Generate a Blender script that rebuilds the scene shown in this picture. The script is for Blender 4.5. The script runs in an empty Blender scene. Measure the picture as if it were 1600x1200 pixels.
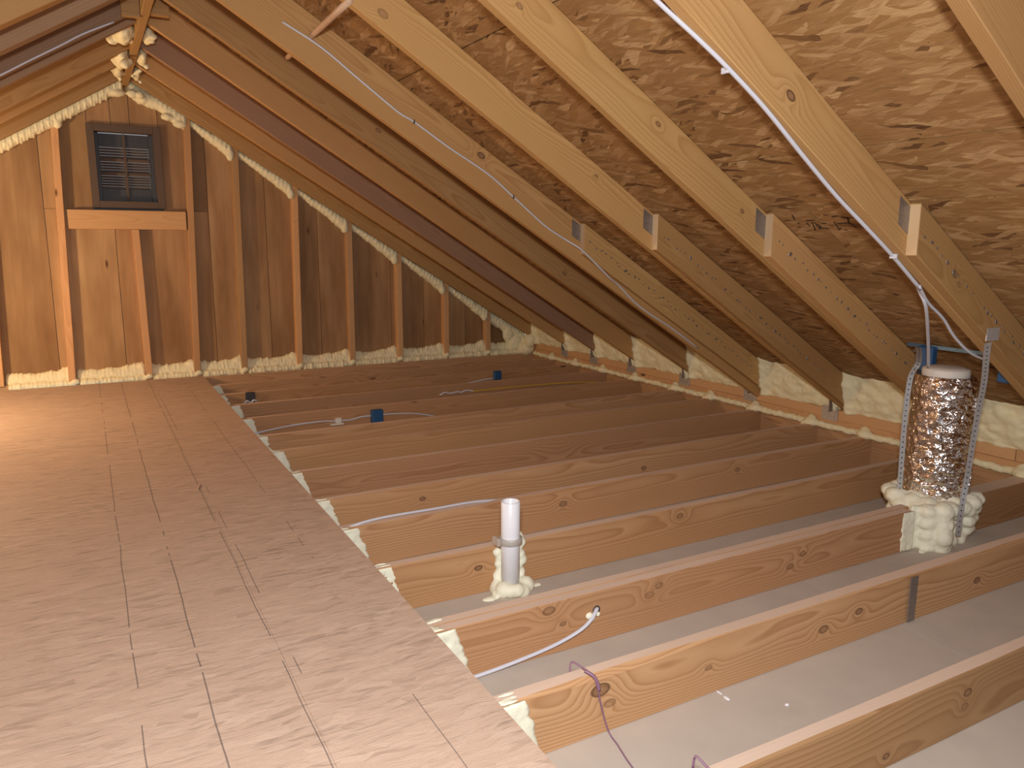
import bpy, bmesh, math, random
from mathutils import Vector, Matrix, noise
SC = bpy.context.scene
COL = SC.collection
random.seed(7)

# ------------------------------------------------------------------ camera, sky, lights, exposure
F_PX, YAW, PITCH, ROLL, CAM_H = 1205.83, 0.5025, 0.1810, 0.0035, 1.0282
cy, sy, cp, sp = math.cos(YAW), math.sin(YAW), math.cos(PITCH), math.sin(PITCH)
FW = Vector((sy * cp, cy * cp, -sp)); RT = Vector((cy, -sy, 0)); UP = RT.cross(FW)
R2 = RT * math.cos(ROLL) + UP * math.sin(ROLL); U2 = -RT * math.sin(ROLL) + UP * math.cos(ROLL)
cam_data = bpy.data.cameras.new('camera'); cam = bpy.data.objects.new('camera', cam_data); COL.objects.link(cam)
cam_data.sensor_width = 36.0; cam_data.lens = F_PX / 1600 * 36.0; cam_data.clip_start = 0.02
cam.matrix_world = Matrix(((R2.x, U2.x, -FW.x, 0), (R2.y, U2.y, -FW.y, 0), (R2.z, U2.z, -FW.z, CAM_H), (0, 0, 0, 1)))
SC.camera = cam

world = bpy.data.worlds.new('daylight'); SC.world = world; world.use_nodes = True
bg = world.node_tree.nodes['Background']; bg.inputs['Color'].default_value = (0.92, 0.95, 1.0, 1); bg.inputs['Strength'].default_value = 0.42

def area_light(name, loc, target, size, power, col):
    d = bpy.data.lights.new(name, 'AREA'); d.shape = 'DISK'; d.size = size; d.energy = power; d.color = col
    o = bpy.data.objects.new(name, d); COL.objects.link(o); o.location = loc
    o.rotation_euler = (Vector(target) - Vector(loc)).to_track_quat('-Z', 'Y').to_euler(); return o
area_light('camera_flash', (-0.02, -0.02, CAM_H + 0.22), (0.85, 2.4, 0.15), 0.14, 60.0, (0.98, 0.985, 1.0))
def point_light(name, loc, power, col):
    d = bpy.data.lights.new(name, 'POINT'); d.energy = power; d.color = col; d.shadow_soft_size = 0.06
    o = bpy.data.objects.new(name, d); COL.objects.link(o); o.location = loc
point_light('work_and_fill_light', (-1.35, 5.05, 0.86), 84.0, (1.0, 0.74, 0.45))
point_light('work_and_fill_light', (-1.60, 3.1, 0.80), 17.0, (1.0, 0.86, 0.68))  # added fill, no real lamp here: brightens far joists beyond the flash
SC.view_settings.view_transform = 'Standard'; SC.view_settings.look = 'None'
SC.view_settings.exposure = 0.08; SC.view_settings.gamma = 1.0; SC.view_settings.use_curve_mapping = False

# ------------------------------------------------------------------ node helpers and materials
class NT:
    def __init__(s, name):
        s.m = bpy.data.materials.new(name); s.m.use_nodes = True; s.t = s.m.node_tree
        s.b = s.t.nodes['Principled BSDF']
    def n(s, kind, **kw):
        x = s.t.nodes.new(kind)
        for k, v in kw.items(): setattr(x, k, v)
        return x
    def put(s, sock, v):
        if isinstance(v, bpy.types.NodeSocket): s.t.links.new(v, sock)
        elif v is not None:
            try: sock.default_value = v
            except Exception: sock.default_value = (*v, 1)
    def math(s, op, a, b=None, c=None, clamp=False):
        x = s.n('ShaderNodeMath', operation=op); x.use_clamp = clamp
        for i, v in enumerate((a, b, c)):
            if v is not None: s.put(x.inputs[i], v)
        return x.outputs[0]
    def vec(s, op, a, b=None, scale=None):
        x = s.n('ShaderNodeVectorMath', operation=op); s.put(x.inputs[0], a)
        if b is not None: s.put(x.inputs[1], b)
        if scale is not None: s.put(x.inputs['Scale'], scale)
        return x.outputs['Value'] if op in ('LENGTH', 'DISTANCE', 'DOT_PRODUCT') else x.outputs['Vector']
    def noise(s, v, scale, detail=3, rough=.55, dim='3D'):
        x = s.n('ShaderNodeTexNoise', noise_dimensions=dim); s.put(x.inputs['Vector'], v)
        x.inputs['Scale'].default_value = scale; x.inputs['Detail'].default_value = detail; x.inputs['Roughness'].default_value = rough
        return x
    def ramp(s, v, stops, interp='LINEAR'):
        x = s.n('ShaderNodeValToRGB'); x.color_ramp.interpolation = interp
        e = x.color_ramp.elements
        while len(e) < len(stops): e.new(.5)
        for i, (p, c) in enumerate(stops):
            e[i].position = p; e[i].color = (*c, 1) if len(c) == 3 else c
        s.put(x.inputs[0], v); return x.outputs[0]
    def mix(s, f, a, b, mode='MIX'):
        x = s.n('ShaderNodeMix', data_type='RGBA', blend_type=mode); x.clamp_factor = True
        s.put(x.inputs[0], f); s.put(x.inputs[6], a); s.put(x.inputs[7], b); return x.outputs[2]
    def sep(s, v):
        x = s.n('ShaderNodeSeparateXYZ'); s.put(x.inputs[0], v); return x.outputs
    def comb(s, x_, y, z):
        x = s.n('ShaderNodeCombineXYZ')
        for i, v in enumerate((x_, y, z)): s.put(x.inputs[i], v)
        return x.outputs[0]
    def bump(s, h, strength=.3, dist=.01):
        x = s.n('ShaderNodeBump'); x.inputs['Strength'].default_value = strength; x.inputs['Distance'].default_value = dist
        s.put(x.inputs['Height'], h); s.t.links.new(x.outputs[0], s.b.inputs['Normal'])
    def done(s, col, rough=.7, spec=.3, metal=0):
        s.put(s.b.inputs['Base Color'], col); s.put(s.b.inputs['Roughness'], rough)
        s.b.inputs['Specular IOR Level'].default_value = spec; s.b.inputs['Metallic'].default_value = metal
        return s.m

def lumber_mat(name, early, late, tone, ring=0.0085, knots=True, rough=.62, strength=.62, dust=0, blotch=1.6, spots=()):
    """sawn softwood: growth rings round a wandering pith along local X, knots, fibre"""
    k = NT(name)
    co = k.n('ShaderNodeTexCoord').outputs['Object']
    rnd = k.n('ShaderNodeObjectInfo').outputs['Random']
    off = k.comb(k.math('MULTIPLY', rnd, 37.0), k.math('MULTIPLY', rnd, 11.3), k.math('MULTIPLY', rnd, 5.7))
    po_ = k.vec('ADD', co, off)
    s3 = k.vec('MULTIPLY', po_, (1.1, 5.0, 5.0))
    wob = k.noise(s3, 1.0, 2, .5).outputs['Color']
    wob = k.vec('SUBTRACT', wob, (.5, .5, .5))
    x, y, z = k.sep(k.vec('ADD', co, k.vec('SCALE', wob, scale=.06)))
    r1 = k.math('FRACT', k.math('MULTIPLY', rnd, 91.7)); r2 = k.math('FRACT', k.math('MULTIPLY', rnd, 53.1)); r3 = k.math('FRACT', k.math('MULTIPLY', rnd, 17.3))
    yy = k.math('SUBTRACT', y, k.math('ADD', k.math('MULTIPLY', r1, .10), .02))
    tilt = k.math('MULTIPLY', k.math('SUBTRACT', r3, .5), .035)
    zz = k.math('ADD', k.math('SUBTRACT', z, k.math('MULTIPLY', k.math('SUBTRACT', r2, .5), .16)), k.math('MULTIPLY', x, tilt))
    rad = k.math('SQRT', k.math('ADD', k.math('MULTIPLY', yy, yy), k.math('MULTIPLY', zz, zz)))
    kn = None
    if knots:
        v = k.n('ShaderNodeTexVoronoi', feature='F1'); v.inputs['Scale'].default_value = 1.0
        k.put(v.inputs['Vector'], k.vec('MULTIPLY', po_, (2.3, 5.0, 7.5)))
        d = v.outputs['Distance']; pick = k.math('GREATER_THAN', k.sep(v.outputs['Color'])[0], .52)
        bulge = k.math('MULTIPLY', k.math('MULTIPLY', k.math('SUBTRACT', .42, d, clamp=True), pick), .055)
        rad = k.math('ADD', rad, bulge)
        knn = k.math('MULTIPLY', k.math('SUBTRACT', 1.0, k.math('MULTIPLY', d, 11.0), clamp=True), pick)
        kn = k.math('MULTIPLY', knn, 1.7, clamp=True)
    marks = []
    if spots:
        ox, oy, oz = k.sep(co)
        for (kx, kz, kr, dk) in spots:
            ddx = k.math('MULTIPLY', k.math('SUBTRACT', ox, kx), .62); ddz = k.math('SUBTRACT', oz, kz)
            dd = k.math('DIVIDE', k.math('SQRT', k.math('ADD', k.math('MULTIPLY', ddx, ddx), k.math('MULTIPLY', ddz, ddz))), kr)
            g = k.math('EXPONENT', k.math('MULTIPLY', k.math('MULTIPLY', dd, dd), -.16))
            rad = k.math('ADD', rad, k.math('MULTIPLY', g, kr * 1.5))
            marks.append((k.ramp(k.math('MULTIPLY', dd, .5), [(0, (1, 1, 1)), (.5, (1, 1, 1)), (.56, (0, 0, 0))]), k.ramp(k.math('MULTIPLY', dd, .5), [(0, (.30, .16, .085)), (.34, (.22, .105, .05)), (.46, (.07, .032, .015))]), dk))
    ph = k.math('FRACT', k.math('DIVIDE', rad, ring))
    ring_c = k.ramp(ph, [(0, early), (.55, [a * .6 + b * .4 for a, b in zip(early, late)]), (.86, late), (1, early)])
    fib = k.noise(k.vec('MULTIPLY', po_, (5, 240, 240)), 1.0, 2, .6).outputs['Fac']
    big = k.noise(k.vec('MULTIPLY', po_, (.8, 4, 4)), 1.3, 3, .6).outputs['Fac']
    c = k.mix(strength, early, ring_c)
    c = k.mix(k.math('MULTIPLY', fib, .30), c, late)
    c = k.mix(k.math('MULTIPLY', k.math('SUBTRACT', big, .35, clamp=True), blotch, clamp=True), c, tone)
    val = k.math('ADD', .72, k.math('MULTIPLY', r2, .40)); vg = k.math('MULTIPLY', val, k.math('ADD', .94, k.math('MULTIPLY', r1, .07)))
    c = k.mix(1.0, c, k.comb(val, vg, k.math('MULTIPLY', vg, k.math('ADD', .92, k.math('MULTIPLY', r3, .10)))), 'MULTIPLY')
    if kn is not None:
        c = k.mix(kn, c, (.11, .045, .018))
    for mk, mc, dk in marks: c = k.mix(k.math('MULTIPLY', mk, dk), c, mc)
    if dust:
        nz = k.sep(k.n('ShaderNodeNewGeometry').outputs['True Normal'])[2]
        c = k.mix(k.math('MULTIPLY', k.math('GREATER_THAN', nz, .8), dust), c, (.76, .60, .49))
    k.bump(k.math('ADD', k.math('MULTIPLY', ph, .4), fib), .12, .003)
    return k.done(c, rough, .28)

def osb_mat(name, pale, mid, dark, dark_amt, flake=(11, 46), contrast=1.0, lines=(), rough=.68, mottled=None, rot=0.0, fan=1.0, streak=0.0):
    """strand board: three crossed layers of long flakes"""
    k = NT(name)
    co = k.n('ShaderNodeTexCoord').outputs['Object']
    w = k.vec('SCALE', k.vec('SUBTRACT', k.noise(co, 9.0, 2).outputs['Color'], (.5, .5, .5)), scale=.035)
    base = k.vec('ADD', co, w)
    cols = []; hs = []
    for ang, z in ((rot + .06, 0.), (rot + .85 * fan, 3.7), (rot - .62 * fan, 8.1)):
        mp = k.n('ShaderNodeMapping'); k.put(mp.inputs['Vector'], base)
        mp.inputs['Rotation'].default_value = (0, 0, ang)
        vv = k.vec('ADD', k.vec('MULTIPLY', mp.outputs[0], (flake[0], flake[1], 5)), (z, z * 1.3, z))
        v = k.n('ShaderNodeTexVoronoi', feature='F1'); v.inputs['Scale'].default_value = 1.0; v.inputs['Randomness'].default_value = 1.0
        k.put(v.inputs['Vector'], vv)
        cols.append(k.sep(v.outputs['Color'])); hs.append(v.outputs['Distance'])
    a = cols[0]; b = cols[1]; c_ = cols[2]
    s1 = k.math('GREATER_THAN', b[1], .62); s2 = k.math('GREATER_THAN', c_[1], .72)
    val = k.n('ShaderNodeMix', data_type='FLOAT'); k.put(val.inputs[0], s1); k.put(val.inputs[2], a[0]); k.put(val.inputs[3], b[0])
    val2 = k.n('ShaderNodeMix', data_type='FLOAT'); k.put(val2.inputs[0], s2); k.put(val2.inputs[2], val.outputs[0]); k.put(val2.inputs[3], c_[0])
    t = val2.outputs[0]
    mids = [m_ * .5 + p_ * .5 for m_, p_ in zip(mid, pale)]
    col = k.ramp(t, [(0, dark), (dark_amt, dark), (dark_amt + .05, mid), (.5, mid), (.82, mids), (1, pale)])
    grain = k.noise(k.vec('MULTIPLY', base, (30, 300, 60) if flake[0] < flake[1] else (300, 30, 60)), 1.0, 3, .6).outputs['Fac']
    col = k.mix(k.math('MULTIPLY', k.math('SUBTRACT', grain, .4, clamp=True), 1.3 * contrast, clamp=True), col, [m_ * .72 for m_ in mid])
    if streak:
        sv = (11, 95, 30) if flake[0] < flake[1] else (95, 11, 30)
        st = k.noise(k.vec('MULTIPLY', base, sv), 1.0, 5, .62).outputs['Fac']
        col = k.mix(k.math('MULTIPLY', k.math('SUBTRACT', .47, st, clamp=True), streak, clamp=True), col, [q * .58 for q in mid])
        col = k.mix(k.math('MULTIPLY', k.math('SUBTRACT', st, .56, clamp=True), streak * .7, clamp=True), col, pale)
    blot = k.noise(co, 2.6, 4, .6).outputs['Fac']
    col = k.mix(k.math('MULTIPLY', k.math('SUBTRACT', blot, .42, clamp=True), 2.0, clamp=True), col, mottled or mid)
    for (px, wd, sc, th) in lines:
        X, Y, Z = k.sep(co)
        wv = k.math('MULTIPLY', k.math('SUBTRACT', k.noise(k.comb(0, Y, px), 3.0, 2).outputs['Fac'], .5), .012)
        dist = k.math('ABSOLUTE', k.math('SUBTRACT', k.math('ADD', X, wv), px))
        on = k.math('LESS_THAN', dist, wd)
        brk = k.math('GREATER_THAN', k.noise(k.comb(px * 9, Y, 0), sc, 3, .7).outputs['Fac'], th)
        col = k.mix(k.math('MULTIPLY', k.math('MULTIPLY', on, brk), .7), col, (.11, .095, .095))
    hh = k.math('ADD', k.math('MULTIPLY', t, .7), k.math('MULTIPLY', grain, .8))
    k.bump(hh, .3, .006)
    return k.done(col, rough, .3)

def plain(name, col, rough=.5, metal=0, spec=.4, var=.12, scale=30, bump=0, bdist=.004):
    k = NT(name)
    co = k.n('ShaderNodeTexCoord').outputs['Object']
    f = k.noise(co, scale, 4, .6).outputs['Fac']
    c = k.mix(k.math('MULTIPLY', f, 1.0), [min(1, x * (1 + var)) for x in col], [x * (1 - var) for x in col])
    if bump: k.bump(f, bump, bdist)
    return k.done(c, rough, spec, metal)

M = {}
M['joist'] = lumber_mat('fir_joist', (.575, .345, .182), (.32, .148, .060), (.43, .237, .110), dust=.8, strength=.66)
M['rafter'] = lumber_mat('pine_rafter', (.57, .352, .152), (.345, .170, .056), (.44, .245, .090), ring=.0065, strength=.6)
M['rafter_dim_grey'] = lumber_mat('dim_grey_rafter', (.40, .255, .155), (.25, .135, .07), (.30, .175, .105), strength=.5)  # greyer rafter wood, with the weaker light on left rafters darkened into it
M['stud'] = lumber_mat('fir_stud', (.70, .42, .21), (.50, .27, .115), (.60, .34, .155), ring=.006, strength=.5)
M['plank'] = lumber_mat('plank_wall', (.50, .31, .155), (.34, .19, .08), (.27, .145, .06), ring=.06, strength=.35, blotch=3.0)
JC = ((.575, .345, .182), (.32, .148, .060), (.43, .237, .110)); RC = ((.57, .352, .152), (.345, .170, .056), (.44, .245, .090))
JK = {12: ((.717, .039, .017, .8), (.747, -.005, .011, .5), (1.517, -.005, .012, .7), (1.671, .015, .010, .8), (1.07, -.002, .008, .5), (2.283, -.018, .011, .8)),
      11: ((.75, .059, .013, .6), (.799, .007, .007, .7), (1.119, .024, .012, .4), (1.156, .048, .010, .5), (1.809, .025, .010, .6), (1.748, -.011, .011, .5)),
      13: ((1.523, .023, .010, .8), (1.516, -.013, .009, .5), (1.223, -.049, .007, .9)), 10: ((1.689, .047, .011, .6), (.80, .012, .009, .9)), 9: ((1.4, .02, .012, .6), (2.4, .03, .010, .6)),
      8: ((.9, .02, .009, .8), (2.1, -.01, .01, .7))}
RK = {'b': ((1.527, -.006, .0115, .9),), 'c': ((1.562, .023, .007, .8), (2.064, .007, .007, .8), (.946, -.014, .008, .6)), 'e': ((1.527, .054, .013, .9),), 'd': ((1.793, .03, .006, .7), (.729, -.023, .013, .5)), 'f': ((1.2, .02, .01, .7), (2.6, -.02, .01, .7))}
for q, sp_ in JK.items(): M['joist%d' % q] = lumber_mat('fir_joist_%d' % q, *JC, dust=.8, strength=.74, knots=False, ring=.0072, spots=sp_)
for q, sp_ in RK.items(): M['rafter_' + q] = lumber_mat('pine_rafter_' + q, *RC, ring=.0065, strength=.66, knots=False, spots=sp_)
M['sister_b'] = lumber_mat('pine_sister', *RC, ring=.0065, strength=.66, knots=False, spots=((.257, -.006, .011, .7), (.30, -.02, .008, .4)))
M['endgrain'] = lumber_mat('fresh_cut', (.76, .56, .35), (.56, .38, .21), (.68, .48, .29), ring=.005, knots=False)
M['rod'] = plain('peeled_dowel', (.62, .42, .28), .5, var=.2, scale=18)
M['osb_roof'] = osb_mat('roof_strand_board', (.58, .37, .18), (.335, .178, .066), (.10, .042, .016), .025, flake=(9, 52), mottled=(.28, .14, .048), rot=0.0, fan=.5, streak=4.0)
M['osb_deck'] = osb_mat('deck_strand_board', (.66, .50, .39), (.58, .425, .325), (.48, .345, .26), .04, flake=(13, 60), rot=.0, contrast=.5, fan=.3,
                        lines=((.027, .0015, 2.2, .47), (.167, .0018, 2.0, .44), (.345, .0014, 1.3, .42), (.372, .0013, .9, .5), (.575, .0012, 1.5, .46)), mottled=(.58, .42, .315), streak=5.0)
M['drywall'] = plain('drywall_paper', (.54, .475, .41), .85, var=.12, scale=7, spec=.2, bump=.05)
M['foam'] = plain('spray_foam', (.87, .785, .51), .6, var=.10, scale=26, spec=.35, bump=.35, bdist=.006)
M['foam_pale'] = plain('spray_foam_pale', (.88, .86, .68), .55, var=.10, scale=40, spec=.35, bump=.4, bdist=.006)
M['steel'] = plain('galvanised_steel', (.60, .60, .60), .42, .55, var=.25, scale=55)
M['steel_old'] = plain('dull_zinc_plate', (.36, .33, .31), .5, .85, var=.45, scale=120, bump=.4)
M['steel_tie'] = plain('galvanised_tie', (.55, .53, .51), .42, .7, var=.5, scale=90, bump=.6)
M['white_cable'] = plain('white_cable_sheath', (.62, .63, .70), .38, var=.05)
M['yellow_cable'] = plain('yellow_cable_sheath', (.68, .42, .06), .42, var=.08)
M['purple_wire'] = plain('purple_wire_sheath', (.25, .13, .20), .45, var=.15)
M['pvc'] = plain('white_pvc', (.84, .84, .88), .3, var=.02)
M['clear'] = plain('translucent_clamp', (.80, .74, .66), .25, var=.15); M['clear'].node_tree.nodes['Principled BSDF'].inputs['Transmission Weight'].default_value = .6
M['bar'] = plain('blue_grey_steel', (.12, .20, .30), .35, .6, var=.3, scale=60)
M['blue'] = plain('blue_plastic', (.022, .085, .20), .45, var=.25, scale=60)
M['dark'] = plain('dark_plastic', (.045, .042, .045), .5, var=.2)
M['vent'] = plain('brown_vinyl', (.125, .088, .068), .7, spec=.15, var=.1)
M['ink'] = plain('black_ink', (.022, .012, .008), .8, var=.1)
M['liner'] = plain('white_liner', (.74, .68, .60), .55, var=.06)
M['paper'] = plain('white_label', (.75, .70, .60), .7, var=.05)
k = NT('crinkled_foil')
co = k.n('ShaderNodeTexCoord').outputs['Object']
vo = k.n('ShaderNodeTexVoronoi', feature='F1', distance='EUCLIDEAN'); vo.inputs['Scale'].default_value = 24
k.put(vo.inputs['Vector'], k.vec('ADD', k.vec('MULTIPLY', co, (1, 1, 1.5)), k.vec('SCALE', k.noise(co, 22, 3).outputs['Color'], scale=.05)))
k.bump(k.math('ADD', vo.outputs['Distance'], k.noise(co, 34, 3).outputs['Fac']), .8, .016)
M['foil'] = k.done(k.mix(k.noise(co, 9, 3).outputs['Fac'], (.93, .90, .90), (.74, .66, .62)), .14, .5, 1.0)

# ------------------------------------------------------------------ object helpers
def tag(o, label=None, cat=None, group=None, kind=None):
    if label: o['label'] = label
    if cat: o['category'] = cat
    if group: o['group'] = group
    if kind: o['kind'] = kind
    return o
def empty(name, loc=(0, 0, 0)):
    o = bpy.data.objects.new(name, None); COL.objects.link(o); o.location = loc; o.empty_display_size = .05
    return o
def add(name, me, mat, parent=None, mw=None):
    o = bpy.data.objects.new(name, me); COL.objects.link(o)
    if mat is not None:
        if me.materials: me.materials[0] = mat
        else: me.materials.append(mat)
    mw = mw or Matrix.Identity(4)
    if parent is not None:
        o.parent = parent
        chain = Matrix.Identity(4); q = parent
        pm = parent.get('_mw')
        base = WORLD[parent.name]
        o.matrix_basis = base.inverted() @ mw
    else:
        o.matrix_basis = mw
    WORLD[o.name] = mw
    return o
WORLD = {}
def E(name, loc=(0, 0, 0)):
    o = empty(name, loc); WORLD[o.name] = Matrix.Translation(loc); return o
def mesh_from(bm, smooth=False):
    me = bpy.data.meshes.new('m'); bm.normal_update(); bm.to_mesh(me); bm.free()
    if smooth:
        for p in me.polygons: p.use_smooth = True
    return me

def frame(A, B, up):
    X = (Vector(B) - Vector(A)).normalized(); up = Vector(up)
    Z = (up - X * up.dot(X)).normalized(); Y = Z.cross(X)
    m = Matrix((X, Y, Z)).transposed().to_4x4(); m.translation = Vector(A)
    return m, (Vector(B) - Vector(A)).length

def board(name, A, B, w, h, mat, up=(0, 0, 1), parent=None, sh0=0, sh1=0, ease=.0025, wob=.0012, seg=None, wane=None, bow=0):
    """sawn board from A to B (centre line); w across local Y, h along local Z; sh = end cut shear dx/dz"""
    mw, L = frame(A, B, up)
    n = seg or max(2, min(26, int(L / .16)))
    prof = [(-1, -1, 1, 0), (-1, -1, 0, 1), (-1, 1, 0, -1), (-1, 1, 1, 0), (1, 1, -1, 0), (1, 1, 0, -1), (1, -1, 0, 1), (1, -1, -1, 0)]
    sd = random.uniform(0, 99)
    bm = bmesh.new(); rings = []
    for i in range(n + 1):
        t = i / n; ring = []
        for j, (a, b, ea, eb) in enumerate(prof):
            wy = wob * noise.noise((t * L * 2.1 + sd, j // 2 * 7.1, 0)); wz = wob * noise.noise((t * L * 2.1, sd, j // 2 * 5.3))
            y = a * w / 2 + ea * ease + wy; z = b * h / 2 + eb * ease + wz
            if wane and b > 0 and a == wane[0]:
                q = max(0, noise.noise((t * L * 1.7 + wane[2], 3, 1)) + .15) * wane[1]
                if ea: y += ea * q * 1.2
                if eb: z += eb * q
            y += bow * math.sin(math.pi * t)
            x = t * L
            x += (1 - t) * sh0 * z + t * sh1 * z
            ring.append(bm.verts.new((x, y, z)))
        rings.append(ring)
    for i in range(n):
        for j in range(8):
            q = (j + 1) % 8
            bm.faces.new((rings[i][j], rings[i + 1][j], rings[i + 1][q], rings[i][q]))
    bm.faces.new(rings[0]); bm.faces.new(rings[-1][::-1])
    bmesh.ops.recalc_face_normals(bm, faces=bm.faces)
    return add(name, mesh_from(bm), mat, parent, mw)

def box(name, lo, hi, mat, parent=None, bev=.0015, origin=None):
    bm = bmesh.new(); bmesh.ops.create_cube(bm, size=1)
    c = [(a + b) / 2 for a, b in zip(lo, hi)]; s = [b - a for a, b in zip(lo, hi)]
    for v in bm.verts: v.co = Vector((v.co.x * s[0], v.co.y * s[1], v.co.z * s[2]))
    if bev: bmesh.ops.bevel(bm, geom=bm.edges[:], offset=min(bev, min(s) * .3), segments=1, affect='EDGES')
    return add(name, mesh_from(bm), mat, parent, Matrix.Translation(c))

def prism(name, poly, axis_o, u, v, thick, mat, parent=None):
    """polygon in plane (origin axis_o, unit vectors u, v), extruded along u x v by thick; local X = v, so grain runs along v"""
    o = Vector(axis_o); u = Vector(u); v = Vector(v); nrm = u.cross(v)
    m = Matrix((v, nrm * -1 if False else v.cross(u) * -1 * -1, u)).transposed()
    yv = u.cross(v)
    m = Matrix((v, yv, u)).transposed()
    if m.determinant() < 0: yv = -yv; m = Matrix((v, yv, u)).transposed()
    mw = m.to_4x4(); mw.translation = o
    sgn = 1 if yv.dot(nrm) > 0 else -1
    bm = bmesh.new()
    a = [bm.verts.new((q[1], 0, q[0])) for q in poly]; b = [bm.verts.new((q[1], sgn * thick, q[0])) for q in poly]
    bm.faces.new(a); bm.faces.new(b[::-1])
    for i in range(len(poly)):
        j = (i + 1) % len(poly); bm.faces.new((a[i], b[i], b[j], a[j]))
    bmesh.ops.recalc_face_normals(bm, faces=bm.faces)
    return add(name, mesh_from(bm), mat, parent, mw)

def smooth_path(pts, n=6):
    P = [Vector(p) for p in pts]; out = []
    for i in range(len(P) - 1):
        p0 = P[i - 1] if i else P[0] * 2 - P[1]; p1 = P[i]; p2 = P[i + 1]; p3 = P[i + 2] if i + 2 < len(P) else P[-1] * 2 - P[-2]
        for j in range(n):
            t = j / n; out.append(.5 * ((2 * p1) + (p2 - p0) * t + (2 * p0 - 5 * p1 + 4 * p2 - p3) * t * t + (3 * p1 - p0 - 3 * p2 + p3) * t ** 3))
    out.append(P[-1]); return out
def tube(name, pts, r, mat, parent=None, sides=8, flat=1.0, n=6, up=(0, 0, 1)):
    """round (or flattened) cable swept along points"""
    path = smooth_path(pts, n) if n > 1 else [Vector(p) for p in pts]
    org = path[0].copy(); path = [q - org for q in path]
    bm = bmesh.new(); rings = []
    for i, q in enumerate(path):
        T = (path[min(i + 1, len(path) - 1)] - path[max(i - 1, 0)]).normalized()
        upv = Vector(up)
        if abs(T.dot(upv)) > .95: upv = Vector((1, 0, 0))
        S = T.cross(upv).normalized(); N = S.cross(T)
        rings.append([bm.verts.new(q + S * (r * math.cos(a * 2 * math.pi / sides)) + N * (r * flat * math.sin(a * 2 * math.pi / sides))) for a in range(sides)])
    for i in range(len(rings) - 1):
        for j in range(sides):
            bm.faces.new((rings[i][j], rings[i][(j + 1) % sides], rings[i + 1][(j + 1) % sides], rings[i + 1][j]))
    bm.faces.new(rings[0][::-1]); bm.faces.new(rings[-1])
    bmesh.ops.recalc_face_normals(bm, faces=bm.faces)
    return add(name, mesh_from(bm, True), mat, parent, Matrix.Translation(org))
def ribbon(name, pts, w, t, mat, parent=None, wdir=None, n=5):
    """flat strap swept along points"""
    path = smooth_path(pts, n); org = path[0].copy(); path = [q - org for q in path]
    bm = bmesh.new(); rings = []
    for i, q in enumerate(path):
        T = (path[min(i + 1, len(path) - 1)] - path[max(i - 1, 0)]).normalized()
        S = Vector(wdir); S = (S - T * S.dot(T)).normalized(); N = S.cross(T)
        rings.append([bm.verts.new(q + S * a * w / 2 + N * b * t / 2) for a, b in ((-1, -1), (1, -1), (1, 1), (-1, 1))])
    for i in range(len(rings) - 1):
        for j in range(4):
            bm.faces.new((rings[i][j], rings[i][(j + 1) % 4], rings[i + 1][(j + 1) % 4], rings[i + 1][j]))
    bm.faces.new(rings[0][::-1]); bm.faces.new(rings[-1])
    bmesh.ops.recalc_face_normals(bm, faces=bm.faces)
    return add(name, mesh_from(bm), mat, parent, Matrix.Translation(org)), [q + org for q in path]
def lathe(name, prof, mat, loc, parent=None, sides=40, cap=True, crinkle=0, smooth=True):
    bm = bmesh.new(); rings = []
    for (r, z) in prof:
        rr = []
        for a in range(sides):
            th = a * 2 * math.pi / sides; q = r
            if crinkle: q += crinkle * (noise.noise((math.cos(th) * 4, math.sin(th) * 4, z * 16)) + .6 * noise.noise((math.cos(th) * 9, math.sin(th) * 9, z * 34 + 5)))
            rr.append(bm.verts.new((q * math.cos(th), q * math.sin(th), z)))
        rings.append(rr)
    for i in range(len(rings) - 1):
        for j in range(sides):
            bm.faces.new((rings[i][j], rings[i][(j + 1) % sides], rings[i + 1][(j + 1) % sides], rings[i + 1][j]))
    if cap:
        bm.faces.new(rings[0][::-1]); bm.faces.new(rings[-1])
    bmesh.ops.recalc_face_normals(bm, faces=bm.faces)
    return add(name, mesh_from(bm, smooth), mat, parent, Matrix.Translation(loc))

def foam(name, balls, mat, voxel=.008, rough=.004, freq=28, parent=None, it=2):
    """spray foam: overlapping lobes fused by a voxel remesh, then roughened. balls: (centre, radii)"""
    org = Vector(balls[0][0])
    bm = bmesh.new()
    for c, r in balls:
        r = (r, r, r) if not hasattr(r, '__len__') else r
        m = Matrix.Translation(Vector(c) - org) @ Matrix.Diagonal((*r, 1))
        bmesh.ops.create_icosphere(bm, subdivisions=2, radius=1, matrix=m)
    me = bpy.data.meshes.new('t'); bm.to_mesh(me); bm.free()
    t = bpy.data.objects.new('t', me); COL.objects.link(t)
    rm = t.modifiers.new('r', 'REMESH'); rm.mode = 'VOXEL'; rm.voxel_size = voxel
    sm = t.modifiers.new('s', 'SMOOTH'); sm.iterations = it; sm.factor = .5
    dg = bpy.context.evaluated_depsgraph_get(); ev = t.evaluated_get(dg)
    out = bpy.data.meshes.new_from_object(ev); bpy.data.objects.remove(t); bpy.data.meshes.remove(me)
    nm = [v.normal.copy() for v in out.vertices]
    for v, nn in zip(out.vertices, nm):
        q = (v.co + org) * freq
        v.co += nn * rough * (noise.noise(q) + .5 * noise.noise(q * 2.3))
    for p in out.polygons: p.use_smooth = True
    return add(name, out, mat, parent, Matrix.Translation(org))

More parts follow.
